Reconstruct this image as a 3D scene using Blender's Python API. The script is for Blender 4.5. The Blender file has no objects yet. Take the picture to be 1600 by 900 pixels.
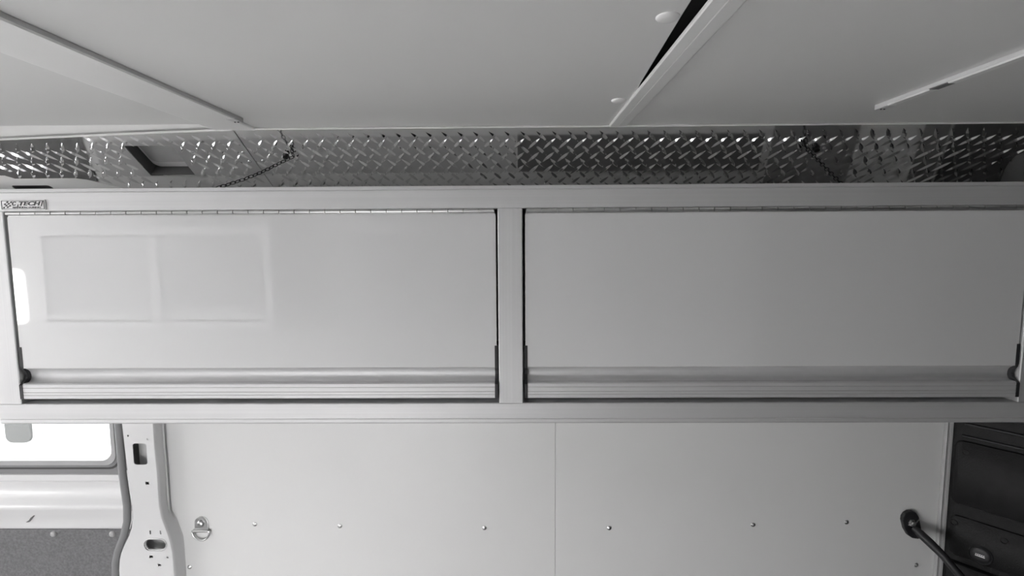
import bpy, bmesh, math, random
from math import radians, pi, sin, cos
from mathutils import Matrix, Vector
from mathutils.geometry import tessellate_polygon

scene = bpy.context.scene
COL = scene.collection
random.seed(4)

# ------------------------------------------------------------------ camera
cam = bpy.data.cameras.new('camera')
cam.sensor_width = 36.0
cam.lens = 18.0
cam.clip_start = 0.01
camo = bpy.data.objects.new('camera', cam)
COL.objects.link(camo)
camo.matrix_world = (Matrix.Translation((0, 0, 1.55)) @ Matrix.Rotation(radians(0.7), 4, 'Z')
                     @ Matrix.Rotation(radians(90 - 5.36), 4, 'X') @ Matrix.Rotation(radians(-0.34), 4, 'Z'))
scene.camera = camo

# ------------------------------------------------------------------ daylight
w = bpy.data.worlds.new('overcast_sky')
scene.world = w
w.use_nodes = True
bg = w.node_tree.nodes['Background']
bg.inputs[0].default_value = (1.0, 0.985, 0.99, 1)
bg.inputs[1].default_value = 3.0


def portal(name, loc, rot, sx, sy):
    """light portal: only guides sampling of the sky through a window opening"""
    l = bpy.data.lights.new(name, 'AREA')
    l.shape = 'RECTANGLE'
    l.size, l.size_y = sx, sy
    l.cycles.is_portal = True
    o = bpy.data.objects.new(name, l)
    COL.objects.link(o)
    o.location = loc
    o.rotation_euler = rot
    return o


portal('windscreen_portal', (-3.89, 0.4, 1.27), (0, radians(-90), 0), 0.62, 1.7)
portal('cab_window_portal', (-3.15, 1.42, 1.25), (radians(-90), 0, 0), 0.9, 0.7)
portal('cab_window_portal', (-3.375, -0.61, 1.195), (radians(90), 0, 0), 0.65, 0.55)
portal('added_doorway_portal', (-0.80, -0.61, 0.36), (radians(90), 0, 0), 0.9, 0.6)  # serves the low doorway, added to even out the light
portal('door_window_portal', (-1.5, 1.42, 1.225), (radians(-90), 0, 0), 0.8, 0.55)

vs = scene.view_settings
vs.view_transform = 'Standard'
vs.look = 'None'
vs.gamma = 1.0
vs.use_curve_mapping = False
vs.exposure = 1.92


# ------------------------------------------------------------------ materials
def mat(name, col, rough=0.5, metal=0.0, spec=0.5, var=0.04, scale=(8, 8, 8), bump=0.0, bscale=(60, 60, 60),
        rvar=0.0, coat=0.0):
    m = bpy.data.materials.new(name)
    m.use_nodes = True
    nt = m.node_tree
    b = nt.nodes['Principled BSDF']
    b.inputs['Roughness'].default_value = rough
    b.inputs['Metallic'].default_value = metal
    b.inputs['Specular IOR Level'].default_value = spec
    if coat:
        b.inputs['Coat Weight'].default_value = coat
        b.inputs['Coat Roughness'].default_value = 0.03
    tc = nt.nodes.new('ShaderNodeTexCoord')
    mp = nt.nodes.new('ShaderNodeMapping')
    mp.inputs['Scale'].default_value = scale
    nz = nt.nodes.new('ShaderNodeTexNoise')
    nz.inputs['Scale'].default_value = 1.0
    nz.inputs['Detail'].default_value = 4.0
    nt.links.new(tc.outputs['Object'], mp.inputs[0])
    nt.links.new(mp.outputs[0], nz.inputs['Vector'])
    rp = nt.nodes.new('ShaderNodeValToRGB')
    a, c = rp.color_ramp.elements
    a.position, c.position = 0.3, 0.7
    if isinstance(col, (int, float)):
        col = (col, col, col)
    a.color = tuple(x * (1 - var) for x in col) + (1,)
    c.color = tuple(min(1, x * (1 + var)) for x in col) + (1,)
    nt.links.new(nz.outputs['Fac'], rp.inputs[0])
    nt.links.new(rp.outputs[0], b.inputs['Base Color'])
    if rvar:
        mr = nt.nodes.new('ShaderNodeMapRange')
        mr.inputs['To Min'].default_value = rough - rvar
        mr.inputs['To Max'].default_value = rough + rvar
        nt.links.new(nz.outputs['Fac'], mr.inputs['Value'])
        nt.links.new(mr.outputs[0], b.inputs['Roughness'])
    if bump:
        mp2 = nt.nodes.new('ShaderNodeMapping')
        mp2.inputs['Scale'].default_value = bscale
        n2 = nt.nodes.new('ShaderNodeTexNoise')
        n2.inputs['Scale'].default_value = 1.0
        nt.links.new(tc.outputs['Object'], mp2.inputs[0])
        nt.links.new(mp2.outputs[0], n2.inputs['Vector'])
        bp = nt.nodes.new('ShaderNodeBump')
        bp.inputs['Strength'].default_value = bump
        bp.inputs['Distance'].default_value = 0.002
        nt.links.new(n2.outputs['Fac'], bp.inputs['Height'])
        nt.links.new(bp.outputs[0], b.inputs['Normal'])
    return m


M = {}
M['door'] = mat('glossy_white_laminate', (0.80, 0.80, 0.805), 0.03, spec=1.0, var=0.01, scale=(2, 2, 2), bump=0.25, bscale=(5, 5, 1.2), coat=1.0)
M['door'].node_tree.nodes['Principled BSDF'].inputs['Coat IOR'].default_value = 1.6
M['doorgrey'] = mat('pale_grey_door', (0.45, 0.45, 0.455), 0.15, var=0.02)
M['panel'] = mat('satin_white_wall_panel', (0.85, 0.85, 0.845), 0.42, spec=0.4, var=0.015, scale=(3, 3, 3))
M['ceiling'] = mat('satin_white_ceiling_panel', (0.85, 0.85, 0.84), 0.38, spec=0.45, var=0.015, scale=(3, 3, 3))
M['batten'] = mat('white_plastic_batten', (0.93, 0.93, 0.92), 0.35, var=0.02)
M['paint'] = mat('white_body_paint', (0.78, 0.78, 0.785), 0.22, var=0.01, scale=(3, 3, 3), coat=0.3)
M['alu'] = mat('brushed_aluminium', (0.72, 0.72, 0.725), 0.6, 0.6, var=0.04, scale=(0.8, 160, 160), rvar=0.05, bump=0.12, bscale=(1.2, 260, 260))
M['aluv'] = mat('brushed_aluminium_upright', (0.72, 0.72, 0.725), 0.6, 0.6, var=0.04, scale=(160, 160, 0.8), rvar=0.05, bump=0.12, bscale=(260, 260, 1.2))
M['tread'] = mat('bright_tread_plate', (0.95, 0.95, 0.952), 0.09, 1.0, var=0.03, scale=(14, 14, 14), rvar=0.04, bump=0.10, bscale=(22, 22, 22))
M['steel'] = mat('zinc_steel', (0.72, 0.72, 0.72), 0.28, 1.0, var=0.06, scale=(50, 50, 50))
M['hinge'] = mat('hinge_steel', (0.70, 0.70, 0.70), 0.30, 1.0, var=0.08, scale=(70, 70, 70))
M['black'] = mat('black_plastic', (0.022, 0.022, 0.024), 0.45, var=0.15, scale=(30, 30, 30))
M['trimblack'] = mat('grained_black_trim', (0.012, 0.012, 0.0125), 0.5, spec=0.22, var=0.15, scale=(40, 40, 40), bump=0.35, bscale=(420, 420, 420))
M['chain'] = mat('black_chain_steel', (0.03, 0.03, 0.03), 0.35, 0.6, var=0.1)
M['rubber'] = mat('grey_rubber_seal', (0.24, 0.24, 0.245), 0.6, var=0.05)
M['rubberlight'] = mat('pale_rubber_bead', (0.42, 0.42, 0.425), 0.45, var=0.05)
M['darkvent'] = mat('dark_vent_plastic', (0.07, 0.07, 0.07), 0.6, var=0.1)
M['edge'] = mat('grey_edge_moulding', (0.42, 0.42, 0.42), 0.4, var=0.05)
M['darkrubber'] = mat('dark_rubber', (0.05, 0.05, 0.05), 0.6, var=0.1)
M['greyboard'] = mat('textured_grey_board', (0.17, 0.17, 0.175), 0.55, var=0.22, scale=(160, 160, 160), bump=0.6, bscale=(240, 240, 240))
M['lens'] = mat('frosted_lamp_lens', (0.50, 0.50, 0.50), 0.18, var=0.03, scale=(20, 20, 20), coat=0.5)
M['greyplastic'] = mat('grey_plastic', (0.16, 0.16, 0.16), 0.4, var=0.05)
M['ledbody'] = mat('led_white_body', (0.74, 0.74, 0.74), 0.4, 0.0, var=0.03)
M['leddiff'] = mat('led_white_diffuser', (0.94, 0.94, 0.93), 0.3, var=0.01)
M['toppanel'] = mat('mill_finish_sheet', (0.36, 0.36, 0.36), 0.5, 0.0, var=0.08, scale=(3, 60, 3))
M['cardcharcoal'] = mat('charcoal_reflect_card', (0.20, 0.20, 0.20), 0.6, var=0.1)  # for the added dark cards mirrored in the tread plate
M['cardgrey'] = mat('grey_reflect_card', (0.62, 0.62, 0.62), 0.6, var=0.05)  # for the added grey card mirrored in the tread plate
M['floor'] = mat('grey_floor_mat', (0.07, 0.07, 0.07), 0.6, var=0.12, scale=(40, 40, 40), bump=0.3)
M['dark'] = mat('dark_cavity_shade', (0.09, 0.09, 0.09), 0.6, var=0.1)  # dark grey painted in so roof gaps read as shaded void
M['badge'] = mat('badge_silver', (0.62, 0.62, 0.62), 0.3, 0.9, var=0.12, scale=(120, 120, 120))
M['badgedark'] = mat('badge_charcoal_print', (0.045, 0.045, 0.047), 0.4, var=0.05)
M['white_print'] = mat('white_print', (0.8, 0.8, 0.8), 0.5, var=0.01)
M['scuff'] = mat('dark_scuff', (0.12, 0.12, 0.12), 0.7, var=0.3, scale=(300, 300, 300))


def glass_mat():
    m = bpy.data.materials.new('window_glass')
    m.use_nodes = True
    nt = m.node_tree
    nt.nodes.remove(nt.nodes['Principled BSDF'])
    out = nt.nodes['Material Output']
    t = nt.nodes.new('ShaderNodeBsdfTransparent')
    t.inputs[0].default_value = (0.93, 0.95, 0.94, 1)
    g = nt.nodes.new('ShaderNodeBsdfGlossy')
    g.inputs['Roughness'].default_value = 0.02
    mx = nt.nodes.new('ShaderNodeMixShader')
    mx.inputs[0].default_value = 0.06
    nt.links.new(t.outputs[0], mx.inputs[1])
    nt.links.new(g.outputs[0], mx.inputs[2])
    nt.links.new(mx.outputs[0], out.inputs[0])
    return m


M['glass'] = glass_mat()


# ------------------------------------------------------------------ mesh helpers
class MB:
    def __init__(self):
        self.v, self.f = [], []

    def add(self, vs_, fs):
        o = len(self.v)
        self.v += [tuple(p) for p in vs_]
        self.f += [tuple(i + o for i in q) for q in fs]
        return self

    def box(self, x0, x1, y0, y1, z0, z1):
        return self.add([(x0, y0, z0), (x1, y0, z0), (x1, y1, z0), (x0, y1, z0), (x0, y0, z1), (x1, y0, z1), (x1, y1, z1), (x0, y1, z1)],
                        [(0, 3, 2, 1), (4, 5, 6, 7), (0, 1, 5, 4), (1, 2, 6, 5), (2, 3, 7, 6), (3, 0, 4, 7)])

    def slab(self, loops, fn, t0, t1):
        """polygon (first loop) with holes (other loops) in 2D, mapped by fn(u, v, t); faces at t0 and t1 and walls between"""
        pts = [p for l in loops for p in l]
        tris = tessellate_polygon([[Vector((p[0], p[1], 0)) for p in l] for l in loops])
        n = len(pts)
        vs_ = [fn(p[0], p[1], t0) for p in pts] + [fn(p[0], p[1], t1) for p in pts]
        fs = [tuple(t) for t in tris] + [tuple(i + n for i in reversed(t)) for t in tris]
        s = 0
        for l in loops:
            k = len(l)
            for i in range(k):
                a, b = s + i, s + (i + 1) % k
                fs.append((a, b, b + n, a + n))
            s += k
        return self.add(vs_, fs)

    def tube(self, path, r, n=10, caps=True, closed=False):
        path = [Vector(p) for p in path]
        k = len(path)
        vs_, fs = [], []
        up = None
        for i, p in enumerate(path):
            if closed:
                d = path[(i + 1) % k] - path[i - 1]
            else:
                d = path[min(i + 1, k - 1)] - path[max(i - 1, 0)]
            d.normalize()
            if up is None:
                up = Vector((0, 0, 1)) if abs(d.z) < 0.9 else Vector((1, 0, 0))
            a = d.cross(up).normalized()
            b = a.cross(d).normalized()
            up = b
            rr = r[i] if isinstance(r, (list, tuple)) else r
            for j in range(n):
                t = 2 * pi * j / n
                vs_.append(p + a * cos(t) * rr + b * sin(t) * rr)
        for i in range(k if closed else k - 1):
            i2 = (i + 1) % k
            for j in range(n):
                fs.append((i * n + j, i * n + (j + 1) % n, i2 * n + (j + 1) % n, i2 * n + j))
        if caps and not closed:
            fs.append(tuple(reversed(range(n))))
            fs.append(tuple(range((k - 1) * n, k * n)))
        return self.add(vs_, fs)

    def lathe(self, prof, fn, n=24):
        """profile [(r, h)] revolved; fn(x, y, h) maps to the world"""
        vs_, fs = [], []
        for r, h in prof:
            for j in range(n):
                t = 2 * pi * j / n
                vs_.append(fn(r * cos(t), r * sin(t), h))
        for i in range(len(prof) - 1):
            for j in range(n):
                fs.append((i * n + j, i * n + (j + 1) % n, (i + 1) * n + (j + 1) % n, (i + 1) * n + j))
        fs.append(tuple(range((len(prof) - 1) * n, len(prof) * n)))
        fs.append(tuple(reversed(range(n))))
        return self.add(vs_, fs)

    def mesh(self, name, m, smooth=None):
        me = bpy.data.meshes.new(name)
        me.from_pydata(self.v, [], self.f)
        bm = bmesh.new()
        bm.from_mesh(me)
        bmesh.ops.recalc_face_normals(bm, faces=bm.faces)
        bm.to_mesh(me)
        bm.free()
        me.materials.append(M[m])
        if smooth is not None:
            for p in me.polygons:
                p.use_smooth = True
            me.set_sharp_from_angle(angle=radians(smooth))
        return me

    def build(self, name, m, parent=None, smooth=None, bevel=0.0, label=None):
        o = bpy.data.objects.new(name, self.mesh(name, m, smooth))
        COL.objects.link(o)
        if parent is not None:
            o.parent = parent
            o.matrix_parent_inverse = world_of(parent).inverted()
        if bevel:
            b = o.modifiers.new('edge', 'BEVEL')
            b.width = bevel
            b.segments = 2
            b.limit_method = 'ANGLE'
            b.angle_limit = radians(40)
        if label:
            o['label'] = label
        return o


def world_of(o):
    m = o.matrix_basis.copy()
    if o.parent is not None:
        m = world_of(o.parent) @ o.matrix_parent_inverse @ m
    return m


def tag(o, label=None, cat=None, group=None, kind=None):
    if label: o['label'] = label
    if cat: o['category'] = cat
    if group: o['group'] = group
    if kind: o['kind'] = kind
    return o


def empty(name, loc=(0, 0, 0), **k):
    o = bpy.data.objects.new(name, None)
    o.empty_display_size = 0.05
    COL.objects.link(o)
    o.location = loc
    return tag(o, **k)


def obj_from(name, me, parent, loc=(0, 0, 0), rot=None):
    """link one more object sharing mesh data, world placement, parented"""
    o = bpy.data.objects.new(name, me)
    COL.objects.link(o)
    mw = Matrix.Translation(loc)
    if rot is not None:
        mw = mw @ rot
    if parent is not None:
        o.parent = parent
        o.matrix_parent_inverse = world_of(parent).inverted()
    o.matrix_basis = mw
    return o


XZ = lambda u, v, t: (u, t, v)      # polygon drawn in X,Z, thickness along Y
YZ = lambda u, v, t: (t, u, v)      # polygon drawn in Y,Z, extruded along X
XY = lambda u, v, t: (u, v, t)


def rrect(x0, x1, y0, y1, r, n=5):
    out = []
    for cx, cy, a in ((x1 - r, y1 - r, 0), (x0 + r, y1 - r, 90), (x0 + r, y0 + r, 180), (x1 - r, y0 + r, 270)):
        for i in range(n + 1):
            t = radians(a + 90 * i / n)
            out.append((cx + r * cos(t), cy + r * sin(t)))
    return out


def circ(cx, cy, r, n=12, ry=None):
    return [(cx + r * cos(2 * pi * i / n), cy + (ry or r) * sin(2 * pi * i / n)) for i in range(n)]


# ------------------------------------------------------------------ van shell
FAR, NEAR, FRONT, REAR, ROOF = 1.43, -0.62, -3.9, 1.6, 1.835
CEIL = 1.785
fl = MB().box(FRONT, REAR, NEAR, FAR + 0.02, -0.05, 0.0).build('floor', 'floor')
tag(fl, 'grey van floor below the picture', kind='structure')

wf = MB().slab([[(FRONT, 0), (REAR, 0), (REAR, ROOF), (FRONT, ROOF)], rrect(-1.92, -1.095, 0.93, 1.50, 0.05),
                rrect(-3.6, -2.7, 0.9, 1.6, 0.06)], XZ, FAR, FAR + 0.02).build('wall_far', 'paint')
tag(wf, 'white van side wall behind the overhead cabinet', kind='structure')
wn = MB().slab([[(FRONT, 0), (REAR, 0), (REAR, ROOF), (FRONT, ROOF)], rrect(-3.7, -3.05, 0.92, 1.47, 0.06), rrect(-2.62, -2.535, 1.13, 1.42, 0.04), rrect(-1.25, -0.35, 0.06, 0.66, 0.05)],  # last hole: unseen low doorway, added to let in more daylight
               XZ, NEAR - 0.02, NEAR).build('wall_near', 'panel')
tag(wn, 'white van side wall behind the photographer', kind='structure')
wl = MB().slab([[(NEAR, 0), (FAR, 0), (FAR, ROOF), (NEAR, ROOF)], rrect(-0.45, 1.25, 0.96, 1.58, 0.08)],
               YZ, FRONT - 0.02, FRONT).build('wall_left', 'paint')
tag(wl, 'cab front with the windscreen opening', kind='structure')
wr = MB().box(REAR, REAR + 0.02, NEAR, FAR, 0, ROOF).build('wall_right', 'darkrubber')
tag(wr, 'dark inside of the closed rear doors', kind='structure')

# ------------------------------------------------------------------ ceiling
ce = MB().box(FRONT, REAR, NEAR, FAR, ROOF, ROOF + 0.02).build('ceiling', 'dark')
tag(ce, 'white panelled van ceiling', kind='structure')
MB().slab([[(FRONT, NEAR), (-0.63, NEAR), (-0.63, 1.085), (-1.0, 1.10), (-1.6, 1.13), (FRONT, 1.3)]], XY, CEIL + 0.008, CEIL + 0.013).build('ceiling_panel', 'ceiling', ce)
# middle panel: its right edge pulls away from the batten towards the camera
MB().slab([[(-0.60, NEAR), (0.165, NEAR), (0.163, 0.30), (0.1735, 0.56), (0.186, 0.80), (0.196, 0.90), (0.2, 1.0), (0.2, 1.085), (-0.60, 1.085)]],
          XY, CEIL, CEIL + 0.005).build('ceiling_panel', 'ceiling', ce)
MB().slab([[(0.212, NEAR), (REAR, NEAR), (REAR, 1.10), (0.212, 1.085)]], XY, CEIL, CEIL + 0.005).build('ceiling_panel', 'ceiling', ce)
# white press-in screw caps
for cx, cy in ((0.160, 0.570), (0.172, 0.896)):
    MB().lathe([(0.0125, 0), (0.0125, 0.001), (0.0105, 0.0028), (0.006, 0.0036), (0.0015, 0.0038)],
               lambda x, y, h, cx=cx, cy=cy: (cx + x, cy + y, CEIL - h)).build('screw_cap', 'batten', ce, smooth=50)

# right-hand batten: shallow moulding with a raised centre line
prof = [(0.189, CEIL), (0.189, CEIL - 0.003), (0.1905, CEIL - 0.0045), (0.205, CEIL - 0.0045), (0.2055, CEIL - 0.0037), (0.2065, CEIL - 0.0045),
        (0.2235, CEIL - 0.0035), (0.2255, CEIL - 0.002), (0.2255, CEIL)]
bt = MB().slab([prof], lambda u, v, t: (u, t, v), NEAR, 1.085).build('trim_1', 'batten')
tag(bt, 'white plastic batten over the ceiling joint with a dark gap beside it', kind='structure')
prof = [(-0.632, CEIL + 0.012), (-0.632, CEIL - 0.003), (-0.626, CEIL - 0.0045), (-0.545, CEIL - 0.0045), (-0.543, CEIL - 0.003), (-0.543, CEIL + 0.012)]
bt2 = MB().slab([prof], lambda u, v, t: (u, t, v), NEAR, 1.085).build('trim_2', 'batten')
tag(bt2, 'broad white flat batten beside the long light bar', kind='structure')


def led_bar(name, x0, x1, y_end, label, gap=None):
    r = empty(name, ((x0 + x1) / 2, y_end, CEIL), label=label, cat='light bar', group='ceiling light bars')
    c = (x0 + x1) / 2
    MB().box(x0, x1, NEAR + 0.05, y_end - 0.012, CEIL - 0.006, CEIL).build('housing', 'ledbody', r, bevel=0.0008)
    segs = [(NEAR + 0.06, y_end - 0.014)] if gap is None else [(NEAR + 0.06, gap[0]), (gap[1], y_end - 0.014)]
    for a, b in segs:
        MB().slab([[(x0 + 0.0003, CEIL - 0.006), (x1 - 0.0003, CEIL - 0.006), (x1 - 0.002, CEIL - 0.0082), (x0 + 0.002, CEIL - 0.0082)]],
                  lambda u, v, t: (u, t, v), a, b).build('diffuser', 'leddiff', r)
    if gap:
        MB().box(x0 + 0.002, x1 - 0.001, gap[0], gap[1], CEIL - 0.0072, CEIL - 0.006).build('switch', 'greyplastic', r)
    ec = MB().box(x0 - 0.0005, x1 + 0.0005, y_end - 0.03, y_end, CEIL - 0.0088, CEIL).build('end_cap', 'ledbody', r, bevel=0.001)
    for k in (-1, 1):
        MB().lathe([(0.0016, 0), (0.0016, 0.001), (0.0008, 0.0014)],
                   lambda x, y, h, k=k: (c + 0.003 * k + x, y_end - 0.009 + y, CEIL - 0.0088 - h), 8).build('screw', 'black', ec)
    return r


led_bar('light_bar', -0.541, -0.525, 1.0, 'long slim light bar along the broad batten, ceiling upper left', gap=None)
led_bar('light_bar', 0.636, 0.652, 0.945, 'slim white light bar with a small switch gap, ceiling upper right', gap=(0.79, 0.825))

# ------------------------------------------------------------------ sloping cove and tread plate above the cabinet
# plane through (Y 1.08, Z 1.785) and (Y 1.28, Z 1.65): s runs down the slope, n out of it into the room
DY, DZ = 0.2 / 0.2413, -0.135 / 0.2413


def PL(x, s, n=0.0):
    return (x, 1.08 + DY * s + n * DZ, 1.785 + DZ * s - n * DY)


HOLE = [(-0.8500, 0.047), (-0.7460, 0.047), (-0.7460, 0.142), (-0.8500, 0.142)]
cove = MB().slab([[(-2.1, -0.01), (REAR, -0.01), (REAR, 0.30), (-2.1, 0.30)], HOLE, rrect(-1.225, -1.128, 0.186, 0.206, 0.008),
                  circ(1.106, 0.128, 0.009, 12, 0.006)], PL, -0.010, -0.008).build('trim_3', 'ceiling')
tag(cove, 'white painted sloping roof edge behind the tread plate', kind='structure')
MB().slab([[(-2.1, -0.02), (REAR, -0.02), (REAR, 0.31), (-2.1, 0.31)], [(q[0], q[1]) for q in HOLE]], PL, -0.06, -0.055).build('roof_rib', 'dark', cove)


def lug(mb, x, s, sgn, n0):
    """one raised lozenge, long axis (a, u) in the sheet"""
    a, u = 0.0128 * sgn, -0.0164
    L = math.hypot(a, u)
    ex, es = a / L, u / L
    px, ps = -es, ex
    hl, hw, h = L, 0.0043, 0.0036
    pts = [(-1, 0, 0), (-0.45, -0.8, 0), (0, -1, 0), (0.45, -0.8, 0), (1, 0, 0), (0.45, 0.8, 0), (0, 1, 0), (-0.45, 0.8, 0),
           (-0.55, 0, 0.75), (0, 0, 1), (0.55, 0, 0.75)]
    vs_ = [PL(x + ex * hl * p + px * hw * q, s + es * hl * p + ps * hw * q, n0 + h * r) for p, q, r in pts]
    mb.add(vs_, [(0, 1, 8), (1, 2, 9, 8), (2, 3, 10, 9), (3, 4, 10), (4, 5, 10), (5, 6, 9, 10), (6, 7, 8, 9), (7, 0, 8)])


def inside(pt, poly):
    x, y = pt
    c = False
    for i in range(len(poly)):
        x1, y1 = poly[i]
        x2, y2 = poly[i - 1]
        if (y1 > y) != (y2 > y) and x < (x2 - x1) * (y - y1) / (y2 - y1) + x1:
            c = not c
    return c


def tread_plate(outline, holes, n0, label):
    r = MB().slab([outline] + holes, PL, n0 - 0.002, n0).build('tread_plate', 'tread')
    tag(r, label, 'metal plate', 'tread plate strips along the roof edge')
    mb = MB()
    px, ps = 0.0330, 0.0405
    for j in range(-2, 8):
        for i in range(-44, 44):
            for k in (0, 1):
                x, s = 0.002 + px * (i + 0.5 * k), 0.0533 + ps * (j + 0.5 * k)
                sg = 1 if k == 0 else -1
                ends = [(x + sg * 0.0108 * t, s - 0.0138 * t) for t in (-1, 0, 1)]
                if all(inside(e, outline) for e in ends) and not any(inside((e[0] + dx, e[1]), h) for e in ends for h in holes for dx in (-.004, 0, .004)):
                    lug(mb, x, s, sg, n0)
    o = mb.build('tread_pattern', 'tread', r, smooth=25)
    o['kind'] = 'stuff'
    return r


left_outline = [(-1.60, 0.030), (-1.10, 0.0277), (-0.80, 0.0135), (-0.60, 0.004), (-0.5915, 0.004), (-0.5845, 0.205), (-0.90, 0.205), (-0.9486, 0.184), (-1.010, 0.154),
                (-1.035, 0.149), (-1.175, 0.149), (-1.19, 0.138), (-1.26, 0.137), (-1.60, 0.137)]
tp = tread_plate(left_outline, [HOLE], 0.0025, 'bright tread plate with a lamp recess above the left door')
main_outline = [(-0.5905, 0.003), (1.30, 0.003), (1.30, 0.055), (1.115, 0.078), (1.098, 0.100), (1.100, 0.120), (1.112, 0.148), (1.136, 0.19), (1.15, 0.225),
                (-0.5835, 0.225)]
mp = tread_plate(main_outline, [], 0.0, 'long bright tread plate running above both cabinet doors')
# rounded fold along its lower and upper edge
MB().slab([[(-0.59, 0.0015), (1.30, 0.0015), (1.30, 0.0042), (-0.59, 0.0042)]], PL, 0.0, 0.003).build('edge_lip', 'batten', mp)
MB().slab([[(-1.60, 0.025), (-1.10, 0.0237), (-0.80, 0.0095), (-0.5915, 0.001), (-0.5915, 0.0038), (-0.80, 0.0122), (-1.10, 0.0262), (-1.60, 0.0275)]], PL, 0.001, 0.0045).build('edge_lip', 'batten', tp)


def rivet(parent, x, s, n0, r=0.0035):
    MB().lathe([(r, -0.001), (r, 0.0006), (r * 0.75, 0.0016), (r * 0.3, 0.0021)], lambda a, b, h: PL(x + a, s + b, n0 + h), 12).build('rivet', 'steel', parent, smooth=60)


for x, s in ((-0.6005, 0.0697), (-0.5995, 0.0978)):
    rivet(tp, x, s, 0.0025)
for x, s in ((-0.570, 0.0981), (-0.5328, 0.0783), (-0.4925, 0.0768), (0.664, 0.0725)):
    rivet(mp, x, s, 0.0)

# recessed lamp in the plate opening
lamp = empty('recessed_lamp', PL(-0.798, 0.095, -0.02), label='rectangular lamp with grey lens sunk into the tread plate', cat='lamp')
MB().slab([[(HOLE[0][0] - 0.003, 0.044), (HOLE[1][0] + 0.003, 0.044), (HOLE[1][0] + 0.003, 0.145), (HOLE[0][0] - 0.003, 0.145)],
           [(HOLE[0][0] + 0.0005, 0.0475), (HOLE[1][0] - 0.0005, 0.0475), (HOLE[1][0] - 0.0005, 0.1415), (HOLE[0][0] + 0.0005, 0.1415)]],
          PL, -0.036, -0.0005).build('housing', 'greyplastic', lamp)
MB().slab([[(-0.853, 0.044), (-0.743, 0.044), (-0.743, 0.145), (-0.853, 0.145)]], PL, -0.038, -0.036).build('back_plate', 'greyplastic', lamp)
MB().slab([rrect(-0.845, -0.749, 0.0495, 0.139, 0.016), rrect(-0.838, -0.755, 0.0565, 0.120, 0.012)], PL, -0.036, -0.022).build('bezel', 'ledbody', lamp, bevel=0.003)
MB().slab([rrect(-0.8385, -0.7545, 0.056, 0.1205, 0.012)], PL, -0.036, -0.019).build('lens', 'lens', lamp, bevel=0.004)


# ------------------------------------------------------------------ overhead cabinets
def lift_door(cab, x0, x1, yf, dz, hinge=True, tops=1.6005):
    """glossy door between x0 and x1; yf front plane; returns the door part"""
    Z = lambda z: z + dz
    zb = 1.302
    door = MB().slab([rrect(x0 + 0.002, x1 - 0.002, Z(zb), Z(tops), 0.003, 3)], XZ, yf + 0.0035, yf + 0.0085).build('door', 'door' if hinge else 'doorgrey', cab, bevel=0.0015)
    # scooped pull handle extrusion
    y = yf
    pr = [(y + 0.0035, 1.3025), (y + 0.008, 1.3005), (y + 0.013, 1.297), (y + 0.0165, 1.2925), (y + 0.018, 1.287), (y + 0.018, 1.281), (y + 0.016, 1.2755),
          (y + 0.012, 1.2725), (y + 0.0005, 1.2725), (y - 0.002, 1.2705), (y - 0.002, 1.2645), (y - 0.0008, 1.264), (y - 0.002, 1.2635), (y - 0.002, 1.2555),
          (y - 0.0008, 1.255), (y - 0.002, 1.2545), (y - 0.002, 1.2495), (y - 0.0008, 1.249), (y - 0.002, 1.2485), (y - 0.002, 1.243), (y, 1.241),
          (y + 0.05, 1.241), (y + 0.05, 1.31), (y + 0.009, 1.31), (y + 0.009, 1.3035)]
    pr = [(a, Z(b)) for a, b in pr]
    MB().slab([pr], YZ, x0 + 0.006, x1 - 0.006).build('pull_handle', 'alu', door, smooth=35)
    cp = [(y + 0.0025, 1.345), (y + 0.0025, 1.306), (y + 0.004, 1.300), (y + 0.008, 1.294), (y + 0.010, 1.287), (y + 0.008, 1.279), (y + 0.002, 1.2735),
          (y - 0.003, 1.270), (y - 0.003, 1.242), (y + 0.05, 1.240), (y + 0.05, 1.345)]
    cp = [(a, Z(b)) for a, b in cp]
    for a, b in ((x0, x0 + 0.006), (x1 - 0.006, x1)):
        MB().slab([cp], YZ, a, b).build('end_cap', 'black', door)
    if hinge:
        MB().box(x0 + 0.004, x1 - 0.004, yf + 0.004, yf + 0.006, Z(1.596), Z(1.6065)).build('hinge_leaf', 'hinge', door)
        n = int(round((x1 - x0 - 0.008) / 0.0292))
        step = (x1 - x0 - 0.008) / n
        kn = MB().tube([(-step / 2 + 0.0007, 0, 0), (step / 2 - 0.0007, 0, 0)], 0.0038, 8).mesh('hinge_knuckle', 'hinge', smooth=60)
        for i in range(n):
            obj_from('hinge_knuckle', kn, door, (x0 + 0.004 + step * (i + 0.5), yf + 0.001, Z(1.6058)))
    return door


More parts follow.
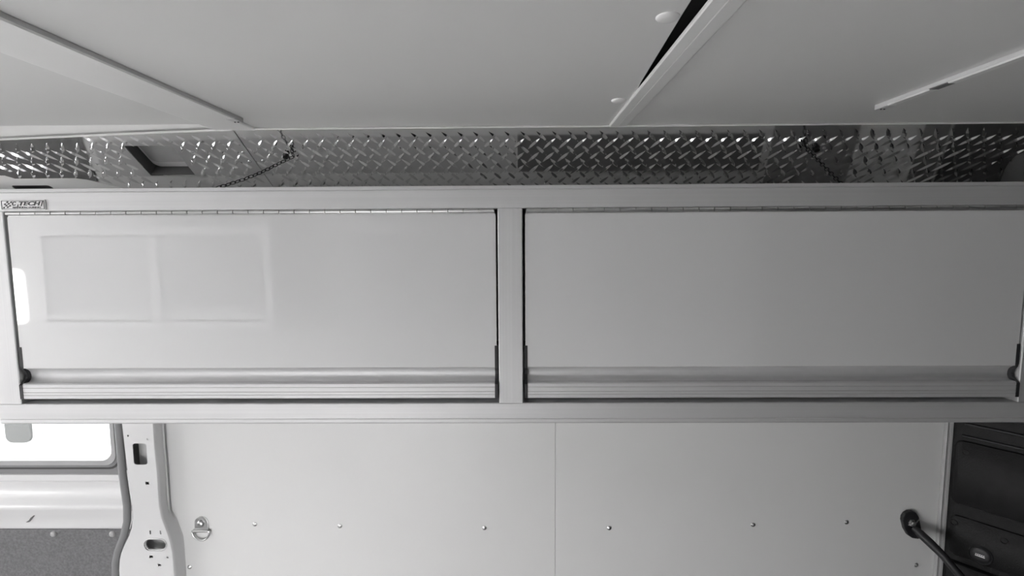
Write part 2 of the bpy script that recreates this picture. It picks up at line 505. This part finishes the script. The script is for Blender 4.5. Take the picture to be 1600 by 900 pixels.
def cabinet(name, label, x0, x1, doors, posts, yf, depth, dz, group, detail=True):
    cab = empty(name, ((x0 + x1) / 2, yf, 1.19 + dz), label=label, cat='cabinet', group=group)
    Z = lambda z: z + dz
    y = yf
    tr = [(y, 1.611), (y + 0.0012, 1.6098), (y + 0.03, 1.6098), (y + 0.03, 1.653), (y + 0.002, 1.653), (y + 0.0005, 1.652), (y, 1.6465), (y + 0.0013, 1.6455), (y, 1.6445)]
    MB().slab([[(a, Z(b)) for a, b in tr]], YZ, x0, x1).build('top_rail', 'alu', cab)
    br = [(y + 0.0015, 1.231), (y, 1.2295), (y, 1.2005), (y + 0.0015, 1.1995), (y + 0.0003, 1.1985), (y, 1.1925), (y + 0.0015, 1.190), (y + 0.004, 1.189), (y + 0.03, 1.189), (y + 0.03, 1.231)]
    MB().slab([[(a, Z(b)) for a, b in br]], YZ, x0, x1).build('bottom_rail', 'alu', cab)
    for a, b in posts:
        pp = [(a, y + 0.0015), (a + 0.0015, y + 0.0003), (b - 0.0015, y + 0.0003), (b, y + 0.0015), (b, y + 0.03), (a, y + 0.03)]
        MB().slab([pp], lambda u, v, t: (u, v, t), Z(1.231), Z(1.6098)).build('post', 'aluv', cab)
    for a, b in doors:
        lift_door(cab, a, b, yf, dz, detail)
    # carcass
    MB().box(x0, x1, y + 0.03, y + depth, Z(1.189), Z(1.195)).build('bottom_panel', 'alu', cab)
    for a, b in ((x0, x0 + 0.004), (x1 - 0.004, x1)):
        MB().box(a, b, y + 0.03, y + depth, Z(1.195), Z(1.64)).build('side_panel', 'alu', cab)
    MB().box(x0 + 0.004, x1 - 0.004, y + depth - 0.004, y + depth, Z(1.195), Z(1.64)).build('back_panel', 'alu', cab)
    return cab


YF = 0.98
cab = cabinet('overhead_cabinet', 'long aluminium overhead cabinet with two glossy white lift-up doors', -1.034, 1.012,
              [(-0.9865, -0.0405), (0.0115, 0.9665)], [(-1.034, -0.9885), (-0.0385, 0.0085), (0.9685, 1.012)], YF, 0.305, 0.0, 'overhead cabinets')
# top of the carcass; the cards are added for the tread plate to reflect
MB().box(-1.034, 0.0, YF + 0.03, YF + 0.30, 1.636, 1.640).build('top_panel', 'panel', cab)
MB().box(0.0, 0.60, YF + 0.03, YF + 0.30, 1.632, 1.636).build('top_panel', 'panel', cab)
MB().box(0.60, 1.012, YF + 0.03, YF + 0.30, 1.632, 1.636).build('top_panel', 'toppanel', cab)
MB().box(-1.95, -1.036, 1.10, 1.285, 1.592, 1.600).build('reflect_card_left', 'cardcharcoal', cab)  # unseen dark card, added to darken the plate's left reflection
MB().box(1.013, 1.58, 0.99, 1.285, 1.592, 1.600).build('reflect_card_right', 'cardcharcoal', cab)  # unseen card, added for the plate's right end to mirror
MB().box(0.0, 0.58, 1.128, 1.2145, 1.636, 1.640).build('reflect_card_dark', 'cardcharcoal', cab)  # unseen, added to make the dark block in the plate's reflection
MB().box(-1.01, -0.003, 1.128, 1.2145, 1.640, 1.642).build('reflect_card_grey', 'cardgrey', cab)  # unseen, added to grey the middle of the plate's reflection
MB().box(0.80, 0.945, YF + 0.04, 1.28, 1.636, 1.640).build('reflect_card_white', 'batten', cab)  # unseen white card, added for a bright block in the reflection
# maker's badge on the top rail
bd = MB().slab([rrect(-0.9885, -0.9025, 1.6125, 1.6318, 0.002)], XZ, YF - 0.0022, YF).build('badge', 'badge', cab, bevel=0.0005, label='small silver maker badge')
MB().slab([[(-0.9870, 1.6140), (-0.9040, 1.6140), (-0.9040, 1.6303), (-0.9870, 1.6303)], [(-0.9860, 1.6150), (-0.9052, 1.6150), (-0.9052, 1.6293), (-0.9860, 1.6293)]],
          XZ, YF - 0.0026, YF - 0.002).build('badge_border', 'badgedark', bd)
mb = MB()
for i in range(4):
    for j in range(4):
        if (i + j) % 2 == 0:
            x, z = -0.9845 + i * 0.0036 + j * 0.0012, 1.6155 + j * 0.0032 + 0.0008 * sin(i * 0.9)
            mb.slab([[(x, z), (x + 0.0034, z + 0.0004), (x + 0.0044, z + 0.0034), (x + 0.001, z + 0.003)]], XZ, YF - 0.0027, YF - 0.002)
mb.build('checkered_flag', 'badgedark', bd)


def lettering(text, x, z, size, m, parent, y, shear=0.28, width=None, name='badge_lettering'):
    cu = bpy.data.curves.new(name, 'FONT')
    cu.body = text
    cu.size = size
    cu.shear = shear
    cu.extrude = 0.0003
    cu.offset = size * 0.03
    to = bpy.data.objects.new(name, cu)
    COL.objects.link(to)
    dg = bpy.context.evaluated_depsgraph_get()
    dg.update()
    me = bpy.data.meshes.new_from_object(to.evaluated_get(dg))
    COL.objects.unlink(to)
    bpy.data.objects.remove(to)
    me.materials.clear()
    me.materials.append(M[m])
    xs = [v.co.x for v in me.vertices]
    k = width / (max(xs) - min(xs)) if width else 1
    for v in me.vertices:
        v.co = Vector((x + (v.co.x - min(xs)) * k, y - v.co.z, z + v.co.y))
    o = bpy.data.objects.new(name, me)
    COL.objects.link(o)
    o.parent = parent
    o.matrix_parent_inverse = world_of(parent).inverted()
    return o


lettering('C', -0.9662, 1.6212, 0.0105, 'badgedark', bd, YF - 0.0025, width=0.0080)
lettering('TECH', -0.9525, 1.6212, 0.0105, 'badgedark', bd, YF - 0.0025, width=0.0415)
MB().slab([[(-0.9566, 1.6186), (-0.9552, 1.6186), (-0.9538, 1.6232), (-0.9552, 1.6232)]], XZ, YF - 0.0028, YF - 0.002).build('badge_lettering', 'badgedark', bd)
MB().slab([[(-0.9110, 1.6195), (-0.9094, 1.6195), (-0.9060, 1.6292), (-0.9076, 1.6292)]], XZ, YF - 0.0028, YF - 0.002).build('badge_lettering', 'badgedark', bd)
lettering('MANUFACTURING', -0.9655, 1.6160, 0.0040, 'badgedark', bd, YF - 0.0025, shear=0.1, width=0.054)

# opposite row, seen only as a reflection in the doors
opp = cabinet('overhead_cabinet', 'smaller overhead cabinet mirrored faintly in the left glossy door', -2.10, -1.07,
              [(-2.065, -1.61), (-1.56, -1.105)], [(-2.10, -2.067), (-1.608, -1.562), (-1.103, -1.07)], 0.0, 0.30, 0.0, 'overhead cabinets', False)
opp.rotation_euler.z = pi
opp.location = ((-2.10 - 1.07) / 2, -0.24, 1.16)
opp2 = cabinet('overhead_cabinet', 'single-door overhead cabinet mirrored near the middle post', -0.78, 0.40,
               [(-0.745, 0.365)], [(-0.78, -0.747), (0.367, 0.40)], 0.0, 0.30, 0.0, 'overhead cabinets', False)
opp2.rotation_euler.z = pi
opp2.location = ((-0.78 + 0.40) / 2, -0.24, 1.16)

# ------------------------------------------------------------------ chains on the tread plate
def chain(label, pts, bolt, link_len=0.0098):
    r = empty('safety_chain', PL(*bolt, 0.0), label=label, cat='chain', group='black safety chains')
    # eye bolt
    MB().lathe([(0.0075, 0.0), (0.0075, 0.0025), (0.0058, 0.004), (0.0058, 0.009), (0.003, 0.0105)], lambda a, b, h: PL(bolt[0] + a, bolt[1] + b, h), 14).build('bolt', 'chain', r, smooth=40)
    lk = []
    for i in range(10):
        t = 2 * pi * i / 10
        lk.append((0.0062 * cos(t), 0.0035 * sin(t), 0))
    me = MB().tube(lk, 0.0010, 4, closed=True).mesh('link', 'chain', smooth=80)
    P = [Vector(p) for p in pts]
    # walk along the path
    seg = [(P[i + 1] - P[i]).length for i in range(len(P) - 1)]
    L = sum(seg)
    n = int(L / link_len)
    for k in range(n):
        d = (k + 0.5) / n * L
        i = 0
        while i < len(seg) - 1 and d > seg[i]:
            d -= seg[i]
            i += 1
        t = (P[i + 1] - P[i]).normalized()
        p = P[i] + t * d
        rot = t.to_track_quat('X', 'Z').to_matrix().to_4x4() @ Matrix.Rotation(radians(90 * (k % 2) + 45), 4, 'X')
        obj_from('link', me, r, p, rot)
    return r


b1 = Vector(PL(-0.500, 0.080, 0.008))
e1 = Vector((-0.594, 1.015, 1.655))
pts1 = [PL(-0.487, 0.048, 0.004), PL(-0.492, 0.078, 0.008)]
for i in range(1, 7):
    t = i / 6
    q = b1.lerp(e1, t)
    q.z -= 0.006 * sin(pi * t)
    pts1.append(tuple(q))
chain('black chain drooping from a bolt above the left door', pts1, (-0.511, 0.0806))
b2 = Vector(PL(0.626, 0.070, 0.008))
e2 = Vector((0.6225, 1.005, 1.652))
chain('black chain pulled straight from a bolt above the right door', [PL(0.600, 0.045, 0.004), tuple(b2), tuple(b2.lerp(e2, 0.5)), tuple(e2)], (0.6461, 0.072))

# ------------------------------------------------------------------ lower wall panels
WY = 1.30
MB().box(-0.98, 0.0952, WY, WY + 0.006, 0.0, 1.62).build('wall_panel', 'panel', wf, bevel=0.0008)
MB().box(0.0958, 1.109, WY, WY + 0.006, 0.0, 1.62).build('wall_panel', 'panel', wf, bevel=0.0008)
MB().box(0.088, 0.104, WY + 0.006, WY + 0.012, 0.0, 1.62).build('joint_strip', 'panel', wf)
for x, z in ((-0.7098, 0.795), (-0.4807, 0.79), (-0.0932, 0.785), (0.2393, 0.785), (0.62, 0.7945), (0.8654, 0.8018), (-0.8942, 0.673), (1.0561, 0.6822)):
    MB().lathe([(0.0062, 0), (0.0055, 0.0008), (0.0032, 0.0012), (0.003, 0.0026), (0.0015, 0.0034)],
               lambda a, b, h, x=x, z=z: (x + a, WY - h, z + b), 14).build('rivet', 'steel', wf, smooth=40)

# edge moulding at the rear end of the panel
tr = MB().slab([[(1.1005, WY - 0.001), (1.1005, WY - 0.006), (1.104, WY - 0.009), (1.1075, WY - 0.006), (1.1095, WY - 0.004), (1.112, WY - 0.010), (1.1165, WY - 0.011),
                 (1.119, WY - 0.006), (1.119, WY + 0.03), (1.1095, WY + 0.03), (1.1095, WY - 0.001)]], XY, 0.0, 1.70).build('trim_4', 'edge', smooth=50)
tag(tr, 'narrow ribbed white edge moulding between wall panel and black trim', kind='structure')

# ------------------------------------------------------------------ tie-down ring
td = empty('tie_down_ring', (-0.855, WY, 0.78), label='small steel tie-down ring bolted to the white wall panel', cat='tie-down')
out = [(-0.871, 0.782), (-0.8345, 0.782)] + [(-0.8527 + 0.0183 * cos(radians(a)), 0.799 + 0.0183 * sin(radians(a))) for a in range(0, 181, 15)]
MB().slab([out], XZ, WY - 0.003, WY).build('bracket', 'steel', td, bevel=0.0006)
MB().slab([[(WY - 0.0025, 0.7835), (WY - 0.008, 0.782), (WY - 0.0105, 0.779), (WY - 0.008, 0.775), (WY - 0.001, 0.774), (WY - 0.001, 0.776), (WY - 0.006, 0.777),
            (WY - 0.0075, 0.779), (WY - 0.006, 0.7805), (WY - 0.0025, 0.7815)]], YZ, -0.873, -0.8335).build('ring_loop', 'steel', td)
MB().lathe([(0.0105, 0.002), (0.0105, 0.004), (0.0088, 0.0065), (0.005, 0.008), (0.0028, 0.0082), (0.0026, 0.0062)],
           lambda a, b, h: (-0.8545 + a, WY - h, 0.7985 + b), 20).build('bolt', 'steel', td, smooth=40)
ring = [(-0.8525 + 0.0235 * cos(radians(a)), WY - 0.0065, 0.7785 + 0.0255 * sin(radians(a))) for a in range(180, 361, 12)]
MB().tube(ring + [(-0.842, WY - 0.0065, 0.7785), (-0.863, WY - 0.0065, 0.7785)], 0.0025, 8, closed=True).build('ring', 'steel', td, smooth=60)

# ------------------------------------------------------------------ door pillar
PY = 1.26
Lp = [(-1.0140, 1.62), (-1.0154, 1.0997), (-1.013, 1.0235), (-1.010, 0.9551), (-1.0049, 0.8687), (-1.0065, 0.835), (-1.0112, 0.8075), (-1.0200, 0.785), (-1.0334, 0.76),
      (-1.0440, 0.737), (-1.0495, 0.7192), (-1.0535, 0.690), (-1.0543, 0.6657), (-1.0543, 0.1)]
Rp = [(-0.9362, 1.62), (-0.9362, 1.0996), (-0.9367, 1.0235), (-0.935, 0.9551), (-0.9361, 0.8687), (-0.9320, 0.835), (-0.9236, 0.8076), (-0.9175, 0.785), (-0.9132, 0.7637),
      (-0.9105, 0.742), (-0.9094, 0.7194), (-0.9094, 0.69), (-0.9097, 0.666), (-0.9097, 0.1)]
Ro = [(-0.9353, 1.62), (-0.9353, 1.0852), (-0.9374, 1.0067), (-0.9354, 0.9362), (-0.9377, 0.860), (-0.9350, 0.825), (-0.9231, 0.7895), (-0.9160, 0.770), (-0.9099, 0.7533),
      (-0.9088, 0.735), (-0.9086, 0.7120), (-0.9086, 0.69), (-0.9088, 0.638), (-0.9088, 0.1)]
holes = [rrect(-0.9925, -0.957, 0.979, 1.0355, 0.007), rrect(-0.9665, -0.957, 0.9255, 0.933, 0.0008, 1), rrect(-0.9652, -0.9612, 0.7905, 0.8005, 0.0005, 1),
         rrect(-0.9383, -0.9343, 0.7905, 0.8005, 0.0005, 1), rrect(-0.9710, -0.9615, 0.7250, 0.7315, 0.0005, 1), rrect(-0.9500, -0.9415, 0.7020, 0.7085, 0.0005, 1),
         rrect(-0.9790, -0.9255, 0.7480, 0.7760, 0.0138, 6), circ(-1.0023, 1.0558, 0.0026, 8), circ(-0.9516, 1.0473, 0.0028, 8), circ(-0.9225, 0.7265, 0.0028, 8),
         circ(-0.9764, 1.0935, 0.005, 8), rrect(-0.9745, -0.9225, 0.6440, 0.6720, 0.0138, 6), circ(-0.9345, 0.868, 0.0010, 6)]
holes = holes[:-1]
pil = empty('wall_pillar', (-0.97, PY, 0.1), label='white painted sheet-metal door pillar with punched holes', kind='structure')
MB().slab([Lp + Rp[::-1]] + holes, XZ, PY, PY + 0.0015).build('pillar_face', 'paint', pil)
# the face's edge bends back towards the wall panel and towards the door
n = len(Rp)
mb = MB()
rings = []
for i in range(n):
    rx, rz = Rp[i]
    ox, oz = Ro[i]
    k = 0.016
    rings.append([(rx, PY + 0.0002, rz), (rx + 0.002, PY + 0.0015, rz), (rx + 0.003, PY + 0.006, rz), (ox + 0.002, WY - 0.004, rz), (ox + 0.003, WY - 0.001, rz), (ox + 0.005, WY, rz)])
vs_ = [p for r in rings for p in r]
mb.add(vs_, [(i * 6 + j, i * 6 + j + 1, (i + 1) * 6 + j + 1, (i + 1) * 6 + j) for i in range(n - 1) for j in range(5)])
mb.build('pillar_flange', 'paint', pil, smooth=60)
mb = MB()
vs_ = []
for x, z in Lp:
    vs_ += [(x, PY + 0.0002, z), (x - 0.002, PY + 0.002, z), (x - 0.003, PY + 0.006, z), (x - 0.003, 1.40, z)]
mb.add(vs_, [(i * 4 + j, i * 4 + j + 1, (i + 1) * 4 + j + 1, (i + 1) * 4 + j) for i in range(len(Lp) - 1) for j in range(3)])
mb.build('pillar_return', 'paint', pil, smooth=60)
# pressed collars round the two long holes, inner box
for z0 in (0.748, 0.644):
    x0, x1 = (-0.979, -0.9255) if z0 > 0.7 else (-0.9745, -0.9225)
    o1 = rrect(x0 - 0.004, x1 + 0.004, z0 - 0.004, z0 + 0.032, 0.0178, 6)
    i1 = rrect(x0, x1, z0, z0 + 0.028, 0.0138, 6)
    o2 = [(a, PY - 0.0005, b) for a, b in o1]
    m2 = [(0.5 * a[0] + 0.5 * b[0], PY - 0.0028, 0.5 * a[1] + 0.5 * b[1]) for a, b in zip(o1, i1)]
    i2 = [(a, PY + 0.004, b) for a, b in i1]
    k = len(o1)
    MB().add(o2 + m2 + i2, [(r * k + i, r * k + (i + 1) % k, (r + 1) * k + (i + 1) % k, (r + 1) * k + i) for r in (0, 1) for i in range(k)]).build('pressed_collar', 'paint', pil, smooth=60)
MB().slab([[(-1.0, 0.1), (-0.93, 0.1), (-0.93, 1.6), (-1.0, 1.6)]], XZ, PY + 0.03, PY + 0.032).build('pillar_inner', 'paint', pil)
# rubber seal following the pillar's door edge
sp0 = [(-1.0330, 1.28, 1.62), (-1.0330, 1.28, 1.0855), (-1.0325, 1.28, 0.9451), (-1.0270, 1.28, 0.86), (-1.0300, 1.28, 0.815), (-1.0420, 1.28, 0.775), (-1.060, 1.28, 0.735),
      (-1.070, 1.28, 0.700), (-1.0735, 1.28, 0.6376), (-1.0735, 1.28, 0.1)]
sp = [(x - 0.008, y, z) for x, y, z in sp0]
MB().tube(sp, 0.009, 8).build('door_seal', 'rubber', pil, smooth=60)
sp2 = [(x + 0.015, 1.290, z) for x, y, z in sp]
MB().tube(sp2, 0.007, 8).build('seal_gap_shade', 'darkrubber', pil, smooth=60)  # dark tube standing in for the shade between seal and pillar

# ------------------------------------------------------------------ sliding door with window
D = 1.36
dr = empty('door_1', (-1.5, D, 0.1), label='white sliding door inner skin with window and grey lower board', kind='structure')
# inner skin profile below the window: sill, scooped ledge, flat
pf = [(FAR, 0.9135), (D - 0.006, 0.9135), (D - 0.012, 0.910), (D - 0.012, 0.893), (D - 0.004, 0.888), (D + 0.004, 0.872), (D + 0.002, 0.850), (D - 0.008, 0.836), (D - 0.020, 0.829),
      (D - 0.024, 0.822), (D - 0.022, 0.812), (D - 0.012, 0.79), (D - 0.006, 0.76), (D - 0.006, 0.1), (FAR, 0.1)]
MB().slab([pf], YZ, -1.98, -1.07).build('inner_skin', 'paint', dr, smooth=50)
gb = MB().slab([rrect(-1.95, -1.085, 0.12, 0.7505, 0.012)], XZ, D - 0.012, D - 0.0062).build('lower_board', 'greyboard', dr, bevel=0.001)
for x in (-1.9, -1.6, -1.3037, -1.1377):
    MB().lathe([(0.0085, 0), (0.0085, 0.002), (0.006, 0.005), (0.003, 0.006)], lambda a, b, h, x=x: (x + a, D - 0.012 - h, 0.7385 + b), 12).build('board_fastener', 'edge', gb, smooth=40)
MB().slab([[(-1.3785, 0.7725), (-1.3700, 0.7735), (-1.3560, 0.7880), (-1.3430, 0.8000), (-1.3530, 0.7940), (-1.3640, 0.7860), (-1.3690, 0.7790)]], XZ, D - 0.0135, D - 0.0065).build('scuff_mark', 'scuff', dr)
# window surround
MB().slab([rrect(-1.98, -1.065, 0.913, 1.56, 0.02), rrect(-1.90, -1.112, 0.953, 1.48, 0.03)], XZ, D - 0.008, FAR - 0.001).build('window_surround', 'paint', dr, bevel=0.004)
wi = MB().slab([rrect(-1.94, -1.072, 0.9145, 1.52, 0.035), rrect(-1.895, -1.116, 0.954, 1.475, 0.03)], XZ, D - 0.014, D + 0.012).build('window_1', 'rubber', smooth=30)
tag(wi, 'sliding door window with grey rubber surround, blown out by daylight', kind='structure')
MB().slab([rrect(-1.906, -1.106, 0.940, 1.485, 0.03), rrect(-1.898, -1.117, 0.9535, 1.475, 0.03)], XZ, D - 0.019, D - 0.013).build('window_bead', 'rubberlight', wi, bevel=0.002)
MB().slab([rrect(-1.916, -1.098, 0.9275, 1.492, 0.03), rrect(-1.911, -1.102, 0.9325, 1.488, 0.03)], XZ, D - 0.0146, D - 0.0138).build('gasket_groove', 'darkrubber', wi)
MB().slab([rrect(-1.905, -1.105, 0.946, 1.485, 0.03)], XZ, D + 0.02, D + 0.024).build('glass_pane', 'glass', wi)

# ------------------------------------------------------------------ white vehicle parked outside
pv = empty('parked_van', (-2.6, 2.2, -0.5), label='blown-out white vehicle flank seen through the sliding door window', cat='van')
MB().slab([rrect(-2.1330, -0.6, -0.5, 1.5, 0.03)], XZ, 2.2, 2.9).build('body_panel', 'paint', pv, bevel=0.01)
MB().slab([rrect(-4.4, -2.1430, -0.5, 1.5, 0.03)], XZ, 2.2, 2.9).build('body_panel', 'paint', pv, bevel=0.01)
MB().slab([rrect(-2.294, -2.180, 0.660, 1.05, 0.03)], XZ, 2.188, 2.2).build('side_vent', 'darkvent', pv, bevel=0.003)
MB().slab([rrect(-2.62, -2.335, 0.50, 1.05, 0.02)], XZ, 2.185, 2.2).build('side_glass', 'darkvent', pv, bevel=0.003)
gr = MB().box(-9, 4, -9, 9, -0.62, -0.6).build('ground', 'panel')
tag(gr, 'pale concrete ground outside the van', kind='structure')

# ------------------------------------------------------------------ black rear corner trim
# plane through (1.125, 1.29) running towards the camera along (.63, -.77)
def BP(u, z, n=0.0):
    return (1.125 + 0.633 * u - 0.774 * n, 1.29 - 0.774 * u - 0.633 * n, z)


d2 = empty('door_2', BP(0.1, 0.1), label='black moulded plastic trim on the rear door', kind='structure')
MB().slab([rrect(-0.010, 0.45, 0.05, 1.57, 0.004)], BP, -0.02, 0.0).build('trim_base', 'trimblack', d2)


def pad(name, loop, h, lip=0.004):
    k = len(loop)
    cx = sum(p[0] for p in loop) / k
    cz = sum(p[1] for p in loop) / k
    def ins(p, d):
        dx, dz = p[0] - cx, p[1] - cz
        L = math.hypot(dx, dz)
        return (p[0] - dx / L * d, p[1] - dz / L * d)
    r0 = [BP(*p, -0.002) for p in loop]
    r1 = [BP(*p, h * 0.6) for p in loop]
    r2 = [BP(*ins(p, lip), h) for p in loop]
    return MB().add(r0 + r1 + r2, [(r * k + i, r * k + (i + 1) % k, (r + 1) * k + (i + 1) % k, (r + 1) * k + i) for r in (0, 1) for i in range(k)]
                    + [tuple(range(2 * k, 3 * k))]).build(name, 'trimblack', d2, smooth=40)


def ridge(path, r):
    return MB().tube([BP(u, z, 0.001) for u, z in path], r, 8).build('rib', 'black', d2, smooth=60)


pad('upper_pad', rrect(0.0, 0.44, 0.866, 1.034, 0.018), 0.006)
pad('lower_pad', rrect(0.002, 0.44, 0.727, 0.835, 0.016), 0.005)
pad('bottom_pad', rrect(0.0, 0.44, 0.25, 0.712, 0.012), 0.012)
ridge([(0.012, 1.046), (0.07, 1.046), (0.30, 1.046), (0.42, 1.046)], 0.0035)
ridge([(0.016, 1.078), (0.12, 1.078), (0.42, 1.078)], 0.004)
ridge([(0.06, 1.110), (0.42, 1.108)], 0.005)
ridge([(0.012, 0.822), (0.10, 0.822), (0.42, 0.822)], 0.003)
ridge([(0.012, 0.800), (0.10, 0.799), (0.135, 0.797)], 0.002)
for u, z in ((0.0225, 1.0055), (0.010, 0.8140), (0.1052, 0.8088)):
    MB().lathe([(0.0075, 0.005), (0.0075, 0.0075), (0.006, 0.0078), (0.0055, 0.0062), (0.002, 0.0062)], lambda a, b, h, u=u, z=z: BP(u + a, z + b, h), 14).build('fastener', 'trimblack', d2, smooth=40)
ca = MB().lathe([(0.024, 0.003), (0.024, 0.0065), (0.0225, 0.008), (0.0205, 0.0065), (0.020, 0.0075), (0.017, 0.0095), (0.010, 0.0105)],
                lambda a, b, h: BP(0.0655 + a, 0.7520 + b, h), 28).build('round_cap', 'black', d2, smooth=40)
mb = MB()
for i in range(5):
    mb.slab([rrect(0.0560 + i * 0.0037, 0.0560 + i * 0.0037 + 0.0028, 0.7530, 0.7555, 0.0006, 2)], BP, 0.0100, 0.0109)
mb.slab([rrect(0.0555, 0.0745, 0.7490, 0.7518, 0.0008, 2)], BP, 0.0100, 0.0109)
mb.build('cap_print', 'white_print', ca)

# ------------------------------------------------------------------ grab bar
gbx = empty('grab_bar', (1.03, WY, 0.80), label='black grab bar bolted to the wall panel beside the rear trim', cat='grab bar')
brk = [(1.003, 0.812), (1.0035, 0.822), (1.009, 0.832), (1.018, 0.8375), (1.028, 0.838), (1.038, 0.833), (1.0445, 0.823), (1.052, 0.795), (1.0575, 0.772), (1.055, 0.765),
       (1.045, 0.762), (1.032, 0.764), (1.020, 0.772), (1.010, 0.788)]
MB().slab([brk], XZ, WY - 0.012, WY).build('bracket', 'black', gbx, bevel=0.004)
MB().lathe([(0.0095, 0.011), (0.0095, 0.0135), (0.0068, 0.0145), (0.0068, 0.019), (0.004, 0.0205)], lambda a, b, h: (1.0265 + a, WY - h, 0.8075 + b), 6).build('bolt', 'steel', gbx, smooth=20)
MB().tube([(1.016, WY - 0.0145, 0.803), (1.0265, WY - 0.015, 0.799), (1.038, WY - 0.0145, 0.812), (1.043, WY - 0.014, 0.817)], 0.0014, 6).build('retaining_pin', 'steel', gbx)
bp = [(1.030, 1.285, 0.795), (1.036, 1.270, 0.788), (1.046, 1.247, 0.775), (1.0600, 1.225, 0.757), (1.0855, 1.198, 0.718), (1.115, 1.178, 0.670), (1.160, 1.150, 0.595), (1.205, 1.128, 0.520),
      (1.235, 1.120, 0.465), (1.250, 1.132, 0.440), (1.256, 1.150, 0.430)]
MB().tube(bp, [0.008, 0.0105, 0.0105, 0.0095, 0.0092, 0.0092, 0.0092, 0.0092, 0.0092, 0.0092, 0.0092], 14).build('bar', 'black', gbx, smooth=60)

d3 = MB().slab([[(1.13, NEAR + 0.14), (1.40, NEAR + 0.01), (REAR - 0.01, NEAR + 0.01), (REAR - 0.01, 0.2), (REAR - 0.03, 0.2), (REAR - 0.03, NEAR + 0.04), (1.42, NEAR + 0.04), (1.15, NEAR + 0.17)]],
               XY, 0.05, 1.70).build('door_3', 'trimblack', bevel=0.004)
tag(d3, 'black trim of the other rear door behind the photographer', kind='structure')
